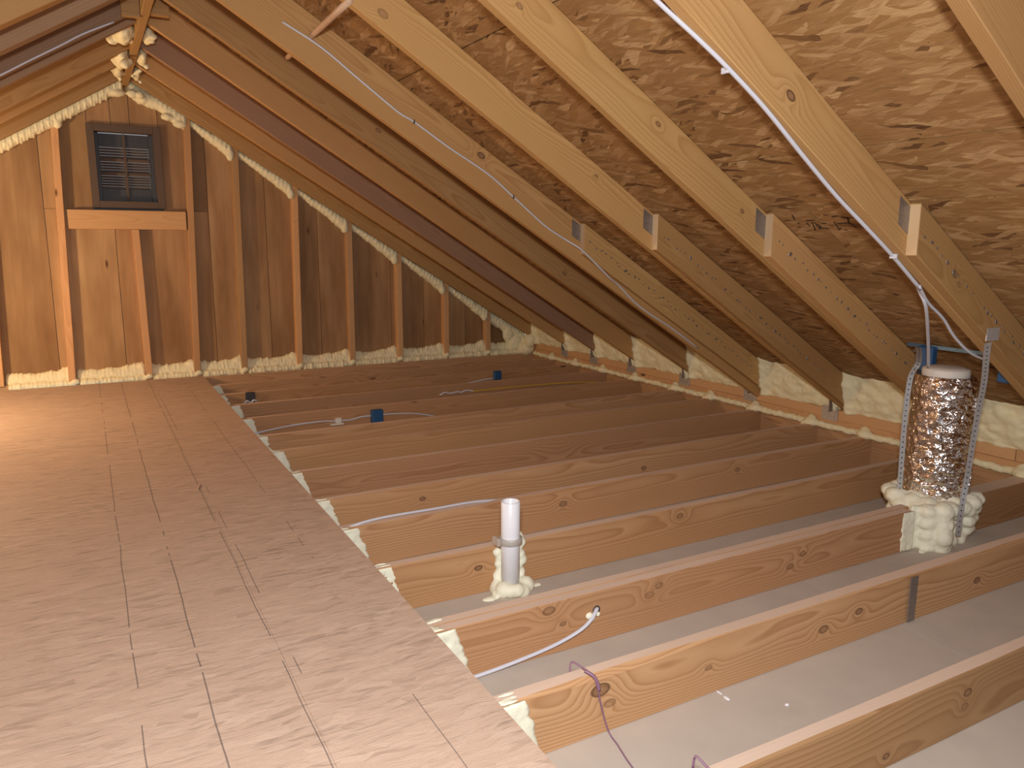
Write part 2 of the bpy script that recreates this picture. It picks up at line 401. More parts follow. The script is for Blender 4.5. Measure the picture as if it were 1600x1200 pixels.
# ------------------------------------------------------------------ frame geometry of the attic (metres; z = 0 at the joist tops)
SL, ZR, XR = 0.61, 2.145, 0.36           # roof slope, underside of the rafters at the ridge line x = XR
SQ = math.hypot(SL, 1); TH = math.atan(SL)
RD = 0.14                                # rafter depth
def zu(x): return ZR - SL * abs(x - XR)                     # rafter underside
def zs(x): return zu(x) + RD * SQ                           # sheathing underside
HJ = 0.163
XD = 0.7306
XE = 3.664
YJ = [6.311, 5.910, 5.521, 5.117, 4.691, 4.218, 3.860, 3.458, 3.023, 2.666, 2.281, 1.849, 1.437, 1.028]   # back face of each joist
ORD = ['first', 'second', 'third', 'fourth', 'fifth', 'sixth', 'seventh', 'eighth', 'ninth', 'tenth', 'eleventh', 'twelfth', 'thirteenth', 'fourteenth']

# ------------------------------------------------------------------ setting: deck and drywall, roof sheathing, gable wall
floor = E('floor'); tag(floor, 'strand board deck on the left and drywall between the bare joists on the right', None, None, 'structure')
def deck(x0, x1, y0, y1):
    box('deck_panel', (x0 + .0003, y0 + .0003, 0), (x1 - .0003, y1 - .0003, .018), M['osb_deck'], floor, 0)
for o_ in []: pass
xs = [-3.1, -2.08, -.865, .352, XD]
cuts = [[-.9, .55, 2.99, 5.43, 6.24], [-.9, 1.77, 4.21, 6.24], [-.9, .6, 3.04, 5.05, 6.24], [-.9, 1.83, 4.27, 6.24]]
for i in range(4):
    for a, b in zip(cuts[i][:-1], cuts[i][1:]): deck(xs[i], xs[i + 1], a, b)
for ob in floor.children:                                   # marks run through from panel to panel: texture in room coordinates
    c = ob.matrix_basis.translation.copy(); ob.data.transform(Matrix.Translation(c)); ob.matrix_basis = Matrix.Identity(4); WORLD[ob.name] = Matrix.Identity(4)
dx = [.2, 2.175, 4.1]
for i in range(2):
    for a, b in ((-.9, .42), (.42, 1.66), (1.66, 2.9), (2.9, 4.12), (4.12, 6.4)):
        box('drywall_sheet', (dx[i] + .0007, a + .0004, -HJ - .013), (dx[i + 1] - .0007, b - .0004, -HJ), M['drywall'], floor, 0)

roof = E('ceiling'); tag(roof, 'sloping roof of strand board panels above the rafters', None, None, 'structure')
ys_odd = [-1.2, 1.95, 4.4, 6.46]; ys_ev = [-1.2, .72, 3.16, 5.6, 6.46]
def roof_panel(side, s0, s1, y0, y1):
    X = Vector((0, 1, 0)); D = Vector((side, 0, -SL)).normalized(); Nn = Vector((side * SL, 0, 1)).normalized()
    Yv = Nn.cross(X)
    mw = Matrix((X, Yv, Nn)).transposed().to_4x4()
    o0 = Vector((XR, 0, ZR + RD * SQ))
    c = o0 + D * ((s0 + s1) / 2) + Vector((0, (y0 + y1) / 2, 0)) + Nn * .0055
    mw.translation = c
    bm = bmesh.new(); bmesh.ops.create_cube(bm, size=1)
    for v in bm.verts: v.co = Vector((v.co.x * (y1 - y0 - .003), v.co.y * (s1 - s0 - .006), v.co.z * .011))
    return add('roof_panel', mesh_from(bm), M['osb_roof'], roof, mw)
rows = [(.0, 1.10), (1.10, 1.928), (1.928, 2.208), (2.208, 3.266), (3.266, 4.55)]
panels = {}
for i, (a, b) in enumerate(rows):
    yy = ys_odd if i in (0, 3) else ys_ev
    for c, d in zip(yy[:-1], yy[1:]):
        panels[(i, c)] = roof_panel(1, a, b, c, d)
for i, (a, b) in enumerate([(.0, 1.10), (1.10, 2.3), (2.3, 4.2)]):
    yy = ys_odd if i % 2 else ys_ev
    for c, d in zip(yy[:-1], yy[1:]): roof_panel(-1, a, b, c, d)

for sd in (1, -1):                                          # added dark sheet outside, blocks daylight leaking through the panel joints
    D = Vector((sd, 0, -SL)).normalized(); Nn = Vector((sd * SL, 0, 1)).normalized()
    c0 = Vector((XR, 0, ZR + RD * SQ)) + Nn * .0125
    pts = [c0 + Vector((0, yv, 0)) + D * q for yv, q in ((-1.25, 0), (6.5, 0), (6.5, 4.6), (-1.25, 4.6))]
    bm = bmesh.new(); lo = [bm.verts.new(q) for q in pts]; hi = [bm.verts.new(q + Nn * .003) for q in pts]
    bm.faces.new(lo); bm.faces.new(hi[::-1])
    for i in range(4): bm.faces.new((lo[i], hi[i], hi[(i + 1) % 4], lo[(i + 1) % 4]))
    bmesh.ops.recalc_face_normals(bm, faces=bm.faces)
    add('roof_light_block', mesh_from(bm), M['dark'], roof)
# gable wall: upright planks
wall = E('wall_back', (0, 6.39, 0)); tag(wall, 'triangular gable wall of upright brown planks with dark joints', None, None, 'structure')
def plank(x0, x1, z0=-.02, z1=None):
    g = .0018
    top = [(x1 - g, zs(x1)), (x0 + g, zs(x0))] if z1 is None else [(x1 - g, z1), (x0 + g, z1)]
    if z1 is None and x0 < XR < x1: top.insert(1, (XR, zs(XR)))
    prism('plank', [(x0 + g, z0), (x1 - g, z0)] + top, (0, 6.39 + random.uniform(0, .003), 0), (1, 0, 0), (0, 0, 1), .022, M['plank'], wall)
for a, b in ((-3.0, -2.4), (-2.4, -1.75), (-1.75, -1.15), (-1.15, -.68), (-.68, -.209), (.862, 1.283), (1.283, 1.688), (1.688, 2.30), (2.30, 2.604), (2.604, 3.01), (3.01, 3.62)):
    plank(a, b, -.02, None)
plank(-.209, .220, -.02, 1.25); plank(.220, .862, -.02, 1.25)
plank(-.209, .10, 1.252); plank(.10, .25, 1.835); plank(.25, .372, 1.835); plank(.372, .555, 1.835); plank(.555, .862, 1.252)

for poly in ([(-3, -.02), (.092, -.02), (.092, zs(.092)), (-3, zs(-3))], [(.565, -.02), (3.62, -.02), (3.62, zs(3.62)), (.565, zs(.565))], [(.092, -.02), (.565, -.02), (.565, 1.27), (.092, 1.27)], [(.092, 1.83), (.565, 1.83), (.565, zs(.565)), (XR, zs(XR)), (.092, zs(.092))]):
    prism('wall_light_block', poly, (0, 6.418, 0), (1, 0, 0), (0, 0, 1), .003, M['dark'], wall)  # added dark backing behind the planks, stops sky light at their joints
# ------------------------------------------------------------------ floor joists
JG = 'floor joists'
jl = {0: 'end joist against the foot of the gable wall', 1: 'second joist from the gable wall, with the dark metal box tip behind it',
      2: 'third joist from the gable wall, with a dark box at its left end', 3: 'fourth joist from the gable wall, with the small blue box before it at right',
      4: 'fifth joist from the gable wall, with the yellow cable lying behind it', 5: 'sixth joist from the gable wall, just in front of the larger blue box',
      6: 'seventh joist from the gable wall, two in front of the larger blue box', 7: 'eighth joist from the gable wall, bare and brown, mid field',
      8: 'ninth joist from the gable wall, with a rough wany top edge', 9: 'tenth joist from the gable wall, dark swirling grain, grey cable before it',
      10: 'joist right behind the white plastic pipe, deep clean face', 11: 'doubled joist with a cable hole, cut off at the foil duct',
      12: 'joist with a big knot and a thin purple wire hanging over it', 13: 'nearest joist, crossing the bottom right corner'}
jl[9] = 'tenth joist from the gable wall, second one behind the white pipe'
jl[8] = 'ninth joist from the gable wall, grey cable lying before it at left'
jl[8], jl[9] = 'ninth joist from the gable wall, three behind the white pipe', 'tenth joist from the gable wall, a grey cable lying over its top'
jl[10] = 'eleventh joist from the gable wall, right behind the white plastic pipe'
joists = []
for j, yb in enumerate(YJ):
    if j == 11:
        root = E('floor_joist', (.35, yb - .038, -HJ)); tag(root, jl[j], 'joist', JG)
        board('ply', (.35, yb - .019, -HJ / 2), (2.80, yb - .019, -HJ / 2), .0375, HJ, M['joist'], parent=root)
        board('ply', (.35, yb - .0565, -HJ / 2), (2.765, yb - .0565, -HJ / 2), .0375, HJ, M['joist11'], parent=root)
        joists.append(root); continue
    w = .044 if j == 12 else .038
    root = board('floor_joist', (.30, yb - w / 2, -HJ / 2), (3.678, yb - w / 2, -HJ / 2), w, HJ, M.get('joist%d' % j, M['joist']), wob=.0025 if j > 6 else .002,
                 wane={12: (-1, .020, 4.2), 8: (-1, .012, 1.0), 9: (-1, .012, 8.0), 13: (-1, .010, 2.0)}.get(j), bow=.012 * math.sin(j * 2.3))
    tag(root, jl[j], 'joist', JG); joists.append(root)
o = board('floor_joist', (3.10, YJ[11] - .038, -HJ / 2), (3.678, YJ[11] - .038, -HJ / 2), .076, HJ, M['joist']); tag(o, 'short joist stub behind the foil duct, reaching the eave', 'joist', JG)
box('tie_plate', (2.200, 1.3905, -.155), (2.238, 1.3925, -.004), M['steel_old'], joists[12])

o = board('rim_board', (3.697, .75, -HJ / 2), (3.697, 6.33, -HJ / 2), .038, HJ, M['joist']); tag(o, 'rim board closing the joist ends along the eave', 'board')
o = board('wall_plate', (3.730, .75, .026), (3.730, 6.33, .026), .132, .050, M['stud'], wob=.003); tag(o, 'lower timber of the two stacked along the eave', 'timber', 'eave plates')
o = board('wall_plate', (3.728, 1.885, .0785), (3.728, 6.33, .0785), .128, .053, M['stud'], wob=.003); tag(o, 'long upper timber along the eave, under the foam plugs', 'timber', 'eave plates')
o = board('wall_plate', (3.728, .75, .0785), (3.728, 1.880, .0785), .128, .053, M['stud'], wob=.003); tag(o, 'short upper timber at the right edge, butted to the longer one', 'timber', 'eave plates')
o = board('sole_plate', (-2.9, 6.352, .019), (3.66, 6.352, .019), .072, .038, M['stud']); tag(o, 'sole plate under the gable wall studs, half buried in foam', 'timber')

# ------------------------------------------------------------------ gable studs, header
SG = 'gable wall studs'
def stud(xb, xt, zt, label, z0=.036, w=.046):
    A = Vector((xb, 6.345, z0)); B = Vector((xt, 6.345, zt))
    o = board('wall_stud', A, B, w, .089, M['stud'], up=(0, 1, 0), sh0=0)
    tag(o, label, 'stud', SG); return o
def ztop(x): return zu(x) + .10
stud(-.575, -.535, ztop(-.535), 'gable stud cut by the left edge of the photo')
stud(-.140, -.092, ztop(-.092), 'tall gable stud just left of the vent')
stud(.365, .352, 1.112, 'short stud standing under the header below the vent')
stud(.701, .750, ztop(.75), 'tall gable stud just right of the vent')
stud(1.051, 1.072, ztop(1.072), 'second gable stud right of the vent')
stud(1.485, 1.509, ztop(1.509), 'third gable stud right of the vent')
stud(1.931, 1.935, ztop(1.935), 'fourth gable stud right of the vent')
stud(2.360, 2.358, ztop(2.358), 'fifth gable stud right of the vent')
stud(2.796, 2.797, ztop(2.797), 'sixth gable stud right of the vent')
stud(3.215, 3.212, ztop(3.212), 'shortest gable stud, nearest the eave corner')
o = board('vent_header', (-.070, 6.34, 1.180), (.694, 6.34, 1.180), .089, .133, M['stud']); tag(o, 'horizontal header board under the gable vent', 'board')

# ------------------------------------------------------------------ gable vent
v = E('gable_vent', (.328, 6.40, 1.27)); tag(v, 'dark brown louvred gable vent in a square frame', 'vent')
def vb(name, x0, x1, y0, y1, z0, z1, mat=M['vent'], parent=v): return box(name, (x0, y0, z0), (x1, y1, z1), mat, parent, .002)
vb('frame_bar', .091, .140, 6.335, 6.43, 1.264, 1.838); vb('frame_bar', .518, .566, 6.335, 6.43, 1.264, 1.838)
vb('frame_bar', .140, .518, 6.335, 6.43, 1.790, 1.838); vb('frame_bar', .140, .518, 6.335, 6.43, 1.264, 1.312)
vb('blank_panel', .140, .518, 6.46, 6.47, 1.695, 1.79, M['dark']); vb('blank_panel', .140, .518, 6.46, 6.47, 1.312, 1.405, M['dark'])
vb('side_cheek', .132, .165, 6.42, 6.47, 1.312, 1.79, M['dark']); vb('side_cheek', .488, .526, 6.42, 6.47, 1.312, 1.79, M['dark'])
vb('mullion', .322, .338, 6.44, 6.455, 1.312, 1.79, M['vent'])
vb('rail', .165, .488, 6.45, 6.47, 1.595, 1.618, M['vent']); vb('rail', .165, .488, 6.45, 6.47, 1.497, 1.520, M['vent'])
for z0, z1 in ((1.618, 1.695), (1.520, 1.595), (1.405, 1.497)):
    nn = 5 if z1 - z0 > .08 else 4
    for i in range(nn):
        zc = z0 + (i + .5) * (z1 - z0) / nn
        board('louvre_slat', (.165, 6.478, zc), (.488, 6.478, zc), .026, .004, M['vent'], up=(0, .62, 1), parent=v, seg=2, ease=.0008, wob=0)

# ------------------------------------------------------------------ rafters
RG = 'right roof rafters'
def rafter(side, yr, ye, label, w=.038, xe=3.86, mat='rafter', wane=None, h=RD):
    """yr, ye: near face at the ridge and at the eave"""
    x0 = XR + side * .021; x1 = XR + side * (xe - XR)
    A = Vector((x0, yr + w / 2, zu(x0) + RD * SQ - h * SQ / 2)); t = (x1 - x0) / (side * 3.3)
    B = Vector((x1, yr + (ye - yr) * t + w / 2, zu(x1) + RD * SQ - h * SQ / 2))
    o = board('rafter', A, B, w, h, M[mat], sh0=-SL, sh1=-SL, wob=.002, wane=wane)
    tag(o, label, 'rafter', RG if side > 0 else 'left roof rafters'); return o
RR = [('a', .92, .96, 'nearest right rafter, crossing the top right corner'), ('b', 1.485, 1.60, 'right rafter with the thick white cable along its lower edge'),
      ('c', 2.085, 2.20, 'right rafter next beyond the one with the thick white cable'), ('d', 2.735, 2.82, 'right rafter that one end of the round wooden rod meets, before the thin cable rafter'),
      ('e', 3.43, 3.43, 'right rafter with the thin white wire stapled to its face'), ('f', 4.04, 4.05, 'right rafter next beyond the one with the thin wire'),
      ('g', 4.60, 4.66, 'fourth right rafter from the gable wall'), ('h', 5.15, 5.17, 'third right rafter from the gable wall'),
      ('i', 5.66, 5.62, 'second right rafter from the gable wall'), ('j', 6.215, 6.19, 'right end rafter, tight against the gable wall foam')]
RY = {}
for kk, a, b, l in RR:
    RY[kk] = (a, b); rafter(1, a, b, l, mat='rafter_' + kk if 'rafter_' + kk in M else 'rafter_dim_grey' if kk == 'h' else 'rafter', h=.186 if kk == 'e' else RD)
def ry(kk, x): a, b = RY[kk]; return a + (b - a) * (x - XR) / 3.3
for yy, w, l in ((3.556, .075, 'nearest left rafter, pale with knots, in the top left corner'), (3.935, .075, 'second left rafter from the front, thick and greyish'), (4.385, .040, 'left rafter with a thin white cable under its face'),
              (4.62, .040, 'left rafter just beyond the one with the thin cable'), (5.25, .05, 'left rafter lit strong orange, third from the gable wall'), (5.62, .045, 'left rafter second from the gable wall'), (6.20, .040, 'left end rafter, tight above the ribbed foam bead')):
    rafter(-1, yy, yy, l, w, xe=XR - (-3.0) + XR, mat='rafter_dim_grey' if 3.7 < yy < 4.8 else 'rafter')
o = board('ridge_board', (XR, -1, 2.225), (XR, 6.385, 2.225), .041, .25, M['rafter']); tag(o, 'ridge board along the peak of the roof', 'board')
o = board('ridge_block', (.258, 4.365, 2.19), (.338, 4.365, 2.19), .04, .20, M['rafter'], seg=2); tag(o, 'short wood block left of the ridge board near the top edge', 'block', 'ridge blocks')
o = board('ridge_block', (.382, 4.365, 2.20), (.470, 4.365, 2.20), .04, .18, M['rafter'], seg=2); tag(o, 'short wood block right of the ridge board near the top edge', 'block', 'ridge blocks')

# boards sistered to the near face of four right rafters, from mid span to the eave
def sister(kk, xs0, label):
    yn = lambda x: ry(kk, x) - .0195
    x0, x1 = xs0 + .028, 3.86
    root = E('sister_board', (x0, yn(x0) - .019, zu(x0))); tag(root, label, 'board', 'boards sistered to rafters')
    h = RD - .004
    A = Vector((x0, yn(x0), zu(x0) + h * SQ / 2 + .002)); B = Vector((x1, yn(x1), zu(x1) + h * SQ / 2 + .002))
    board('plank_body', A, B, .038, h, M['sister_b'] if kk == 'b' else M['rafter'], sh0=-SL, sh1=-SL, parent=root, wob=.0015)
    # plumb cut end, fresh pale wood
    zb = zu(x0) + .004; zt_ = zb + h * SQ - .006
    box('cut_end', (x0 - .0015, yn(x0) - .018, zb), (x0 + .0005, yn(x0) + .018, zt_), M['endgrain'], root, 0)
    # toothed plate on the rafter face beside the end
    yf = ry(kk, x0) - .0012
    hz = .085
    xa = x0 - .054; xb = x0 - .001
    prism('nail_plate', [(xa, zu(xa) + .066), (xb, zu(xb) + .066), (xb, zu(xb) + .150), (xa, zu(xa) + .150)], (0, yf + .001, 0), (1, 0, 0), (0, 0, 1), .003, M['steel_old'], root)
    # row of driven nail heads
    bm = bmesh.new()
    for i in range(38):
        x = x0 + .04 + i * .033 + random.uniform(-.012, .012)
        z = zu(x) + RD * SQ * .5 + random.uniform(-.008, .008)
        r = random.uniform(.003, .0055); e1, e2 = random.uniform(.8, 2.6), random.uniform(.8, 1.5)
        bmesh.ops.create_cone(bm, cap_ends=True, segments=8, radius1=r, radius2=r * .8, depth=.002, matrix=Matrix.Translation((x, yn(x) - .0195, z)) @ Matrix.Rotation(random.uniform(-.6, 1.6), 4, 'Y') @ Matrix.Diagonal((e1, 1, e2, 1)) @ Matrix.Rotation(math.pi / 2, 4, 'X'))
    tag(add('nail_heads', mesh_from(bm), M['steel_old'], root), kind='stuff')
sister('b', 2.224, 'pale ended board sistered to the rafter with the thick white cable')
sister('c', 2.245, 'pale ended board sistered to the rafter beyond the thick cable')
sister('d', 2.215, 'sister board with the shiniest nail plate, second left of the thick cable rafter')
sister('e', 2.262, 'sister board with the thin white wire running over its end')

# sheet metal ties where the rafters land on the eave plates
for kk, l in (('c', 'metal rafter tie on the eave plate nearest the foil duct'), ('d', 'second metal rafter tie left of the foil duct'), ('e', 'third metal rafter tie left of the foil duct'),
              ('f', 'fourth metal rafter tie left of the foil duct'), ('g', 'fifth metal rafter tie left of the foil duct'), ('h', 'sixth metal rafter tie left of the foil duct'), ('i', 'metal rafter tie nearest the gable corner')):
    yc = ry(kk, 3.62) + (.075 if kk != 'c' else .05)
    root = E('rafter_tie', (3.66, yc, .05)); tag(root, l, 'bracket', 'rafter ties')
    box('face_plate', (3.655, yc - .052, .040), (3.6625, yc + .052, .122), M['steel_tie'], root, .0006)
    box('side_flange', (3.60, yc - .037, .10), (3.664, yc - .0345, .205), M['steel_old'], root, .0006)

# ------------------------------------------------------------------ foam along the eave
def plug(y0, y1, label, seedv):
    """foam packed between two rafters, on the plate and up to the sheathing"""
    nx, nz = 48, 22
    bm = bmesh.new(); fr = []; bk = []
    for i in range(nx + 1):
        u = i / nx; y = y0 + (y1 - y0) * u; rf = []; rb = []
        for kx in range(nz + 1):
            t = kx / nz
            edge = max(0, abs(u - .5) * 2 - .72) / .28
            lift = max(0, t - .75) / .25
            x = 3.672 - .045 * t - .034 * edge ** 2 - .012 * lift ** 2 + .022 * math.sin(math.pi * min(1, u * 1.0)) * 0
            x -= .012 * math.sin(math.pi * t)
            q = Vector((y * 14, t * 5, seedv))
            x += .014 * noise.noise(q) + .009 * noise.noise(q * 2.7) + .004 * noise.noise(q * 6)
            zt_ = zs(x) + .003 - .045 * (1 - u) * 0
            zb = .103 - .006 * edge + .006 * noise.noise((y * 11, seedv, 2))
            z = zb + (zt_ - zb) * t
            rf.append(bm.verts.new((x, y, z)))
            xb = 3.76; rb.append(bm.verts.new((xb, y, .103 + (zs(xb) + .002 - .103) * t)))
        fr.append(rf); bk.append(rb)
    for i in range(nx):
        for kx in range(nz):
            bm.faces.new((fr[i][kx], fr[i + 1][kx], fr[i + 1][kx + 1], fr[i][kx + 1])); bm.faces.new((bk[i][kx], bk[i][kx + 1], bk[i + 1][kx + 1], bk[i + 1][kx]))
        bm.faces.new((fr[i][0], bk[i][0], bk[i + 1][0], fr[i + 1][0])); bm.faces.new((fr[i][nz], fr[i + 1][nz], bk[i + 1][nz], bk[i][nz]))
    for s in (0, nx):
        for kx in range(nz): bm.faces.new((fr[s][kx], fr[s][kx + 1], bk[s][kx + 1], bk[s][kx]))
    bmesh.ops.recalc_face_normals(bm, faces=bm.faces)
    tag(add('foam_plug', mesh_from(bm, True), M['foam'], None), label, 'foam', 'foam plugs above the eave plate')
seq = ['a', 'b', 'c', 'd', 'e', 'f', 'g', 'h', 'i', 'j']
pl = ['foam plug at the right edge, right of the foil duct', 'largest foam plug, just left of the foil duct', 'second foam plug left of the foil duct', 'third foam plug left of the foil duct',
      'fourth foam plug left of the foil duct', 'fifth foam plug left of the foil duct', 'sixth foam plug left of the foil duct', 'seventh foam plug left of the foil duct', 'small foam plug in the gable corner']
for i in range(9):
    n0, n1 = seq[i], seq[i + 1]
    y0 = ry(n0, 3.66) + .038; y1 = ry(n1, 3.66) - (.038 if n1 in 'bcde' else 0)
    plug(y0 - .002, y1 + .002, pl[i], i * 3.1)
balls = []
y = .85
while y < 6.22:
    balls.append(((3.655 + random.uniform(-.004, .004), y, .006 + random.uniform(-.003, .003)), (.024, .026, .020 + random.uniform(-.002, .003)))); y += .024
for j, yb in enumerate(YJ):
    yc = yb - .02
    balls += [((3.640, yc, .010), (.036, .046, .030)), ((3.655, yc + .01, .034), (.018, .03, .02))]
    if j in (4, 5, 6, 7, 8): balls += [((3.622, yc + .035, -.012), (.018, .022, .03))]
tag(foam('foam_bead', balls, M['foam'], .0085, .003, 40), 'long foam bead sealing the eave plate to the joists', 'foam')

# foam fillets between the gable studs, at the foot and under the end rafters
sx = [-.556, -.120, .362, .712, 1.055, 1.490, 1.931, 2.360, 2.796, 3.215, 3.60]
fl = ['foam at the foot of the gable wall, leftmost bay', 'foam at the foot of the gable wall, below the vent at left', 'foam at the foot of the gable wall, below the vent at right'] + \
     ['foam at the foot of the gable wall, %s bay right of the vent' % q for q in ORD[:7]]
for i in range(10):
    x0, x1 = sx[i] + .018, sx[i + 1] - .018
    x = x0 + .01; balls = []
    while x < x1 + .004:
        u = (x - x0) / (x1 - x0)
        hgt = .075 + .04 * u ** 4 + random.uniform(-.008, .008); 
        if u < .12: hgt += .01
        balls.append(((x, 6.372, .038), (.024, .04 + .015 * u, hgt)))
        balls.append(((x + .01, 6.320 + random.uniform(-.004, .004), .020), (.016, .024, .026 + random.uniform(-.004, .006))))
        x += .026
    if i > 0: balls += [((x1 - .03, 6.36, .10), (.035, .035, .035 + .01 * (i > 3)))]
    balls += [((sx[i + 1], 6.303, .034), (.03, .018, .022))]
    tag(foam('foam_fillet', balls, M['foam'], .008, .003, 45), fl[i], 'foam', 'foam along the foot of the gable wall')
rl = ['foam under the right end rafter, just right of the peak'] + ['foam wedge under the right end rafter, %s bay right of the vent' % q for q in ORD[:6]] + ['foam wedge under the right end rafter, smallest one near the corner']
rx = [.36, .75, 1.072, 1.509, 1.935, 2.358, 2.797, 3.212, 3.6]
for i in range(8):
    x0, x1 = rx[i] + (.03 if i else .03), rx[i + 1] - .02
    balls = []; x = x0
    while x < x1:
        u = (x - x0) / (x1 - x0)
        r = (.020 + .040 * u ** 1.5) if i else (.05 + .012 * math.sin(u * 9))
        if i == 7: r = .05
        balls.append(((x, 6.335 + .02 * (1 - u), zu(x) + .005 - r * .55 + random.uniform(-.005, .005)), (.030, .05, r + .012)))
        x += .028
    if i: balls.append(((x1 - .015, 6.31, zu(x1) - .055), (.032, .03, .045)))
    else: balls += [((.47, 6.32, zu(.47) - .06), .03), ((.62, 6.31, zu(.62) - .075), (.05, .03, .028)), ((.70, 6.31, zu(.7) - .07), (.05, .03, .03))]
    if i == 7: balls += [((3.44, 6.34, .20), (.06, .05, .10)), ((3.52, 6.33, .10), (.09, .06, .09)), ((3.60, 6.28, .05), (.08, .08, .07)), ((3.60, 6.22, .13), (.05, .06, .08))]
    tag(foam('foam_wedge', balls, M['foam'], .008, .004, 38), rl[i], 'foam', 'foam under the right end rafter')
balls = []; x = -1.0; i = 0
while x < .34:
    balls.append(((x, 6.31 + .004 * (i % 2), zu(x) - .018 + random.uniform(-.005, .005)), (.014, .05, .052 + .006 * (i % 2)))); x += .019; i += 1
balls += [((-.075, 6.30, zu(-.075) - .05), (.03, .03, .05)), ((.30, 6.30, 2.05), (.06, .04, .03)), ((.40, 6.295, 2.05), (.035, .03, .032)), ((.45, 6.29, 2.045), (.028, .03, .03))]
tag(foam('foam_bead', balls, M['foam'], .0065, .002, 50), 'ribbed foam bead under the left end rafter up to the peak', 'foam')
rng = random.Random(3)
def lump(c, s, label, nb=10):
    bl = [(c, s)]
    for _ in range(nb):
        bl.append(((c[0] + rng.uniform(-1, 1) * s[0], c[1] + rng.uniform(-1, 1) * s[1], c[2] + rng.uniform(-1, .7) * s[2]), rng.uniform(.35, .6) * min(s)))
    tag(foam('foam_lump', bl, M['foam'], .008, .004, 35), label, 'foam', 'foam lumps along the ridge')
lump((.296, 5.42, 2.130), (.052, .17, .085), 'big bright foam lump left of the ridge board, with the rod end above it', 16)
lump((.290, 4.88, 2.150), (.055, .13, .08), 'foam lump left of the ridge board, nearest the camera')
lump((.300, 5.90, 2.13), (.035, .12, .05), 'foam lump left of the ridge board, nearest the gable wall')
lump((.415, 4.95, 2.15), (.035, .10, .05), 'foam lump right of the ridge board, nearest the camera')
lump((.415, 5.42, 2.13), (.03, .12, .055), 'foam lump right of the ridge board, in the middle')
lump((.412, 5.92, 2.12), (.028, .10, .045), 'foam lump right of the ridge board, nearest the gable wall')

def coat(name, xl, xr, yf, parent, z0=-.158, z1=-.002, sd=0., thin=.005, nx=26, nz=20, ramp_=None):
    bm = bmesh.new(); fr = []; bk = []
    for i in range(nx + 1):
        rf = []; rb = []
        for q in range(nz + 1):
            z = z0 + (z1 - z0) * q / nz
            a, b = xl(z), xr(z); x = a + (b - a) * i / nx
            th = (ramp_(x, i / nx) if ramp_ else thin) + .0035 * (noise.noise((x * 45, z * 45, sd)) + .7 * noise.noise((x * 110, z * 80, sd + 5)) + .6) * min(1, (nx - i) / 3 if ramp_ is None or nx else 1, (i + .5) / 2)
            rf.append(bm.verts.new((x, yf - max(.0006, th), z))); rb.append(bm.verts.new((x, yf + .0015, z)))
        fr.append(rf); bk.append(rb)
    for i in range(nx):
        for q in range(nz):
            bm.faces.new((fr[i][q], fr[i + 1][q], fr[i + 1][q + 1], fr[i][q + 1])); bm.faces.new((bk[i][q], bk[i][q + 1], bk[i + 1][q + 1], bk[i + 1][q]))
        bm.faces.new((fr[i][0], bk[i][0], bk[i + 1][0], fr[i + 1][0])); bm.faces.new((fr[i][nz], fr[i + 1][nz], bk[i + 1][nz], bk[i][nz]))
    for q in range(nz):
        for i in (0, nx): bm.faces.new((fr[i][q], fr[i][q + 1], bk[i][q + 1], bk[i][q]))
    bmesh.ops.recalc_face_normals(bm, faces=bm.faces)
    return add(name, mesh_from(bm, True), M['foam_pale'], parent)

# foam dams closing the joist bays under the deck edge
dl = ['%s foam dam from the gable wall, under the deck edge' % q for q in ORD[:12]]
for j in range(1, 13):
    yf = YJ[j] - (.076 if j == 11 else .044 if j == 12 else .038)
    y0 = (YJ[j + 1] if j < 13 else 0)
    sd = j * 4.7; nx, nz = 26, 20
    bm = bmesh.new(); fr = []; bk = []
    for i in range(nx + 1):
        rf = []; rb = []
        for q in range(nz + 1):
            z = -.158 + .156 * q / nz
            xr_ = .802 + .045 * (-z / .15) + .008 * noise.noise((z * 60, sd, 0)) + .006 * noise.noise((z * 170, sd, 3))
            x = .60 + (xr_ - .60) * i / nx
            e = min(1, (nx - i) / 3)
            th = (.004 + .016 * max(0, (.76 - x) / .12)) * (.25 + .75 * e) + .0035 * e * (noise.noise((x * 45, z * 45, sd)) + .7 * noise.noise((x * 110, z * 80, sd + 5)) + .6)
            rf.append(bm.verts.new((x, yf - th, z))); rb.append(bm.verts.new((x, yf + .0015, z)))
        fr.append(rf); bk.append(rb)
    for i in range(nx):
        for q in range(nz):
            bm.faces.new((fr[i][q], fr[i + 1][q], fr[i + 1][q + 1], fr[i][q + 1])); bm.faces.new((bk[i][q], bk[i][q + 1], bk[i + 1][q + 1], bk[i + 1][q]))
        bm.faces.new((fr[i][0], bk[i][0], bk[i + 1][0], fr[i + 1][0])); bm.faces.new((fr[i][nz], fr[i + 1][nz], bk[i + 1][nz], bk[i][nz]))
    for q in range(nz):
        for i in (0, nx): bm.faces.new((fr[i][q], fr[i][q + 1], bk[i][q + 1], bk[i][q]))
    bmesh.ops.recalc_face_normals(bm, faces=bm.faces)
    root = E('foam_dam', (.70, yf, -HJ)); tag(root, dl[j - 1], 'foam', 'foam dams under the deck edge')
    add('face_coat', mesh_from(bm, True), M['foam_pale'], root)
    balls = [((.66 + random.uniform(-.015, .015), y0 + .004 + (yf - y0 - .008) * q / 9, -.083), (.032, .032, .072)) for q in range(10)]
    foam('bay_fill', balls, M['foam_pale'], .012, .005, 40, root)
    if j > 4:
        yb_ = YJ[j]
        foam('top_smear', [((random.uniform(.72, .775), yf + .004 + (yb_ - yf - .008) * random.random(), .0), (random.uniform(.016, .03), .006, .0032)) for _ in range(5 if j < 11 else 9)], M['foam_pale'], .003, .0006, 80, root)
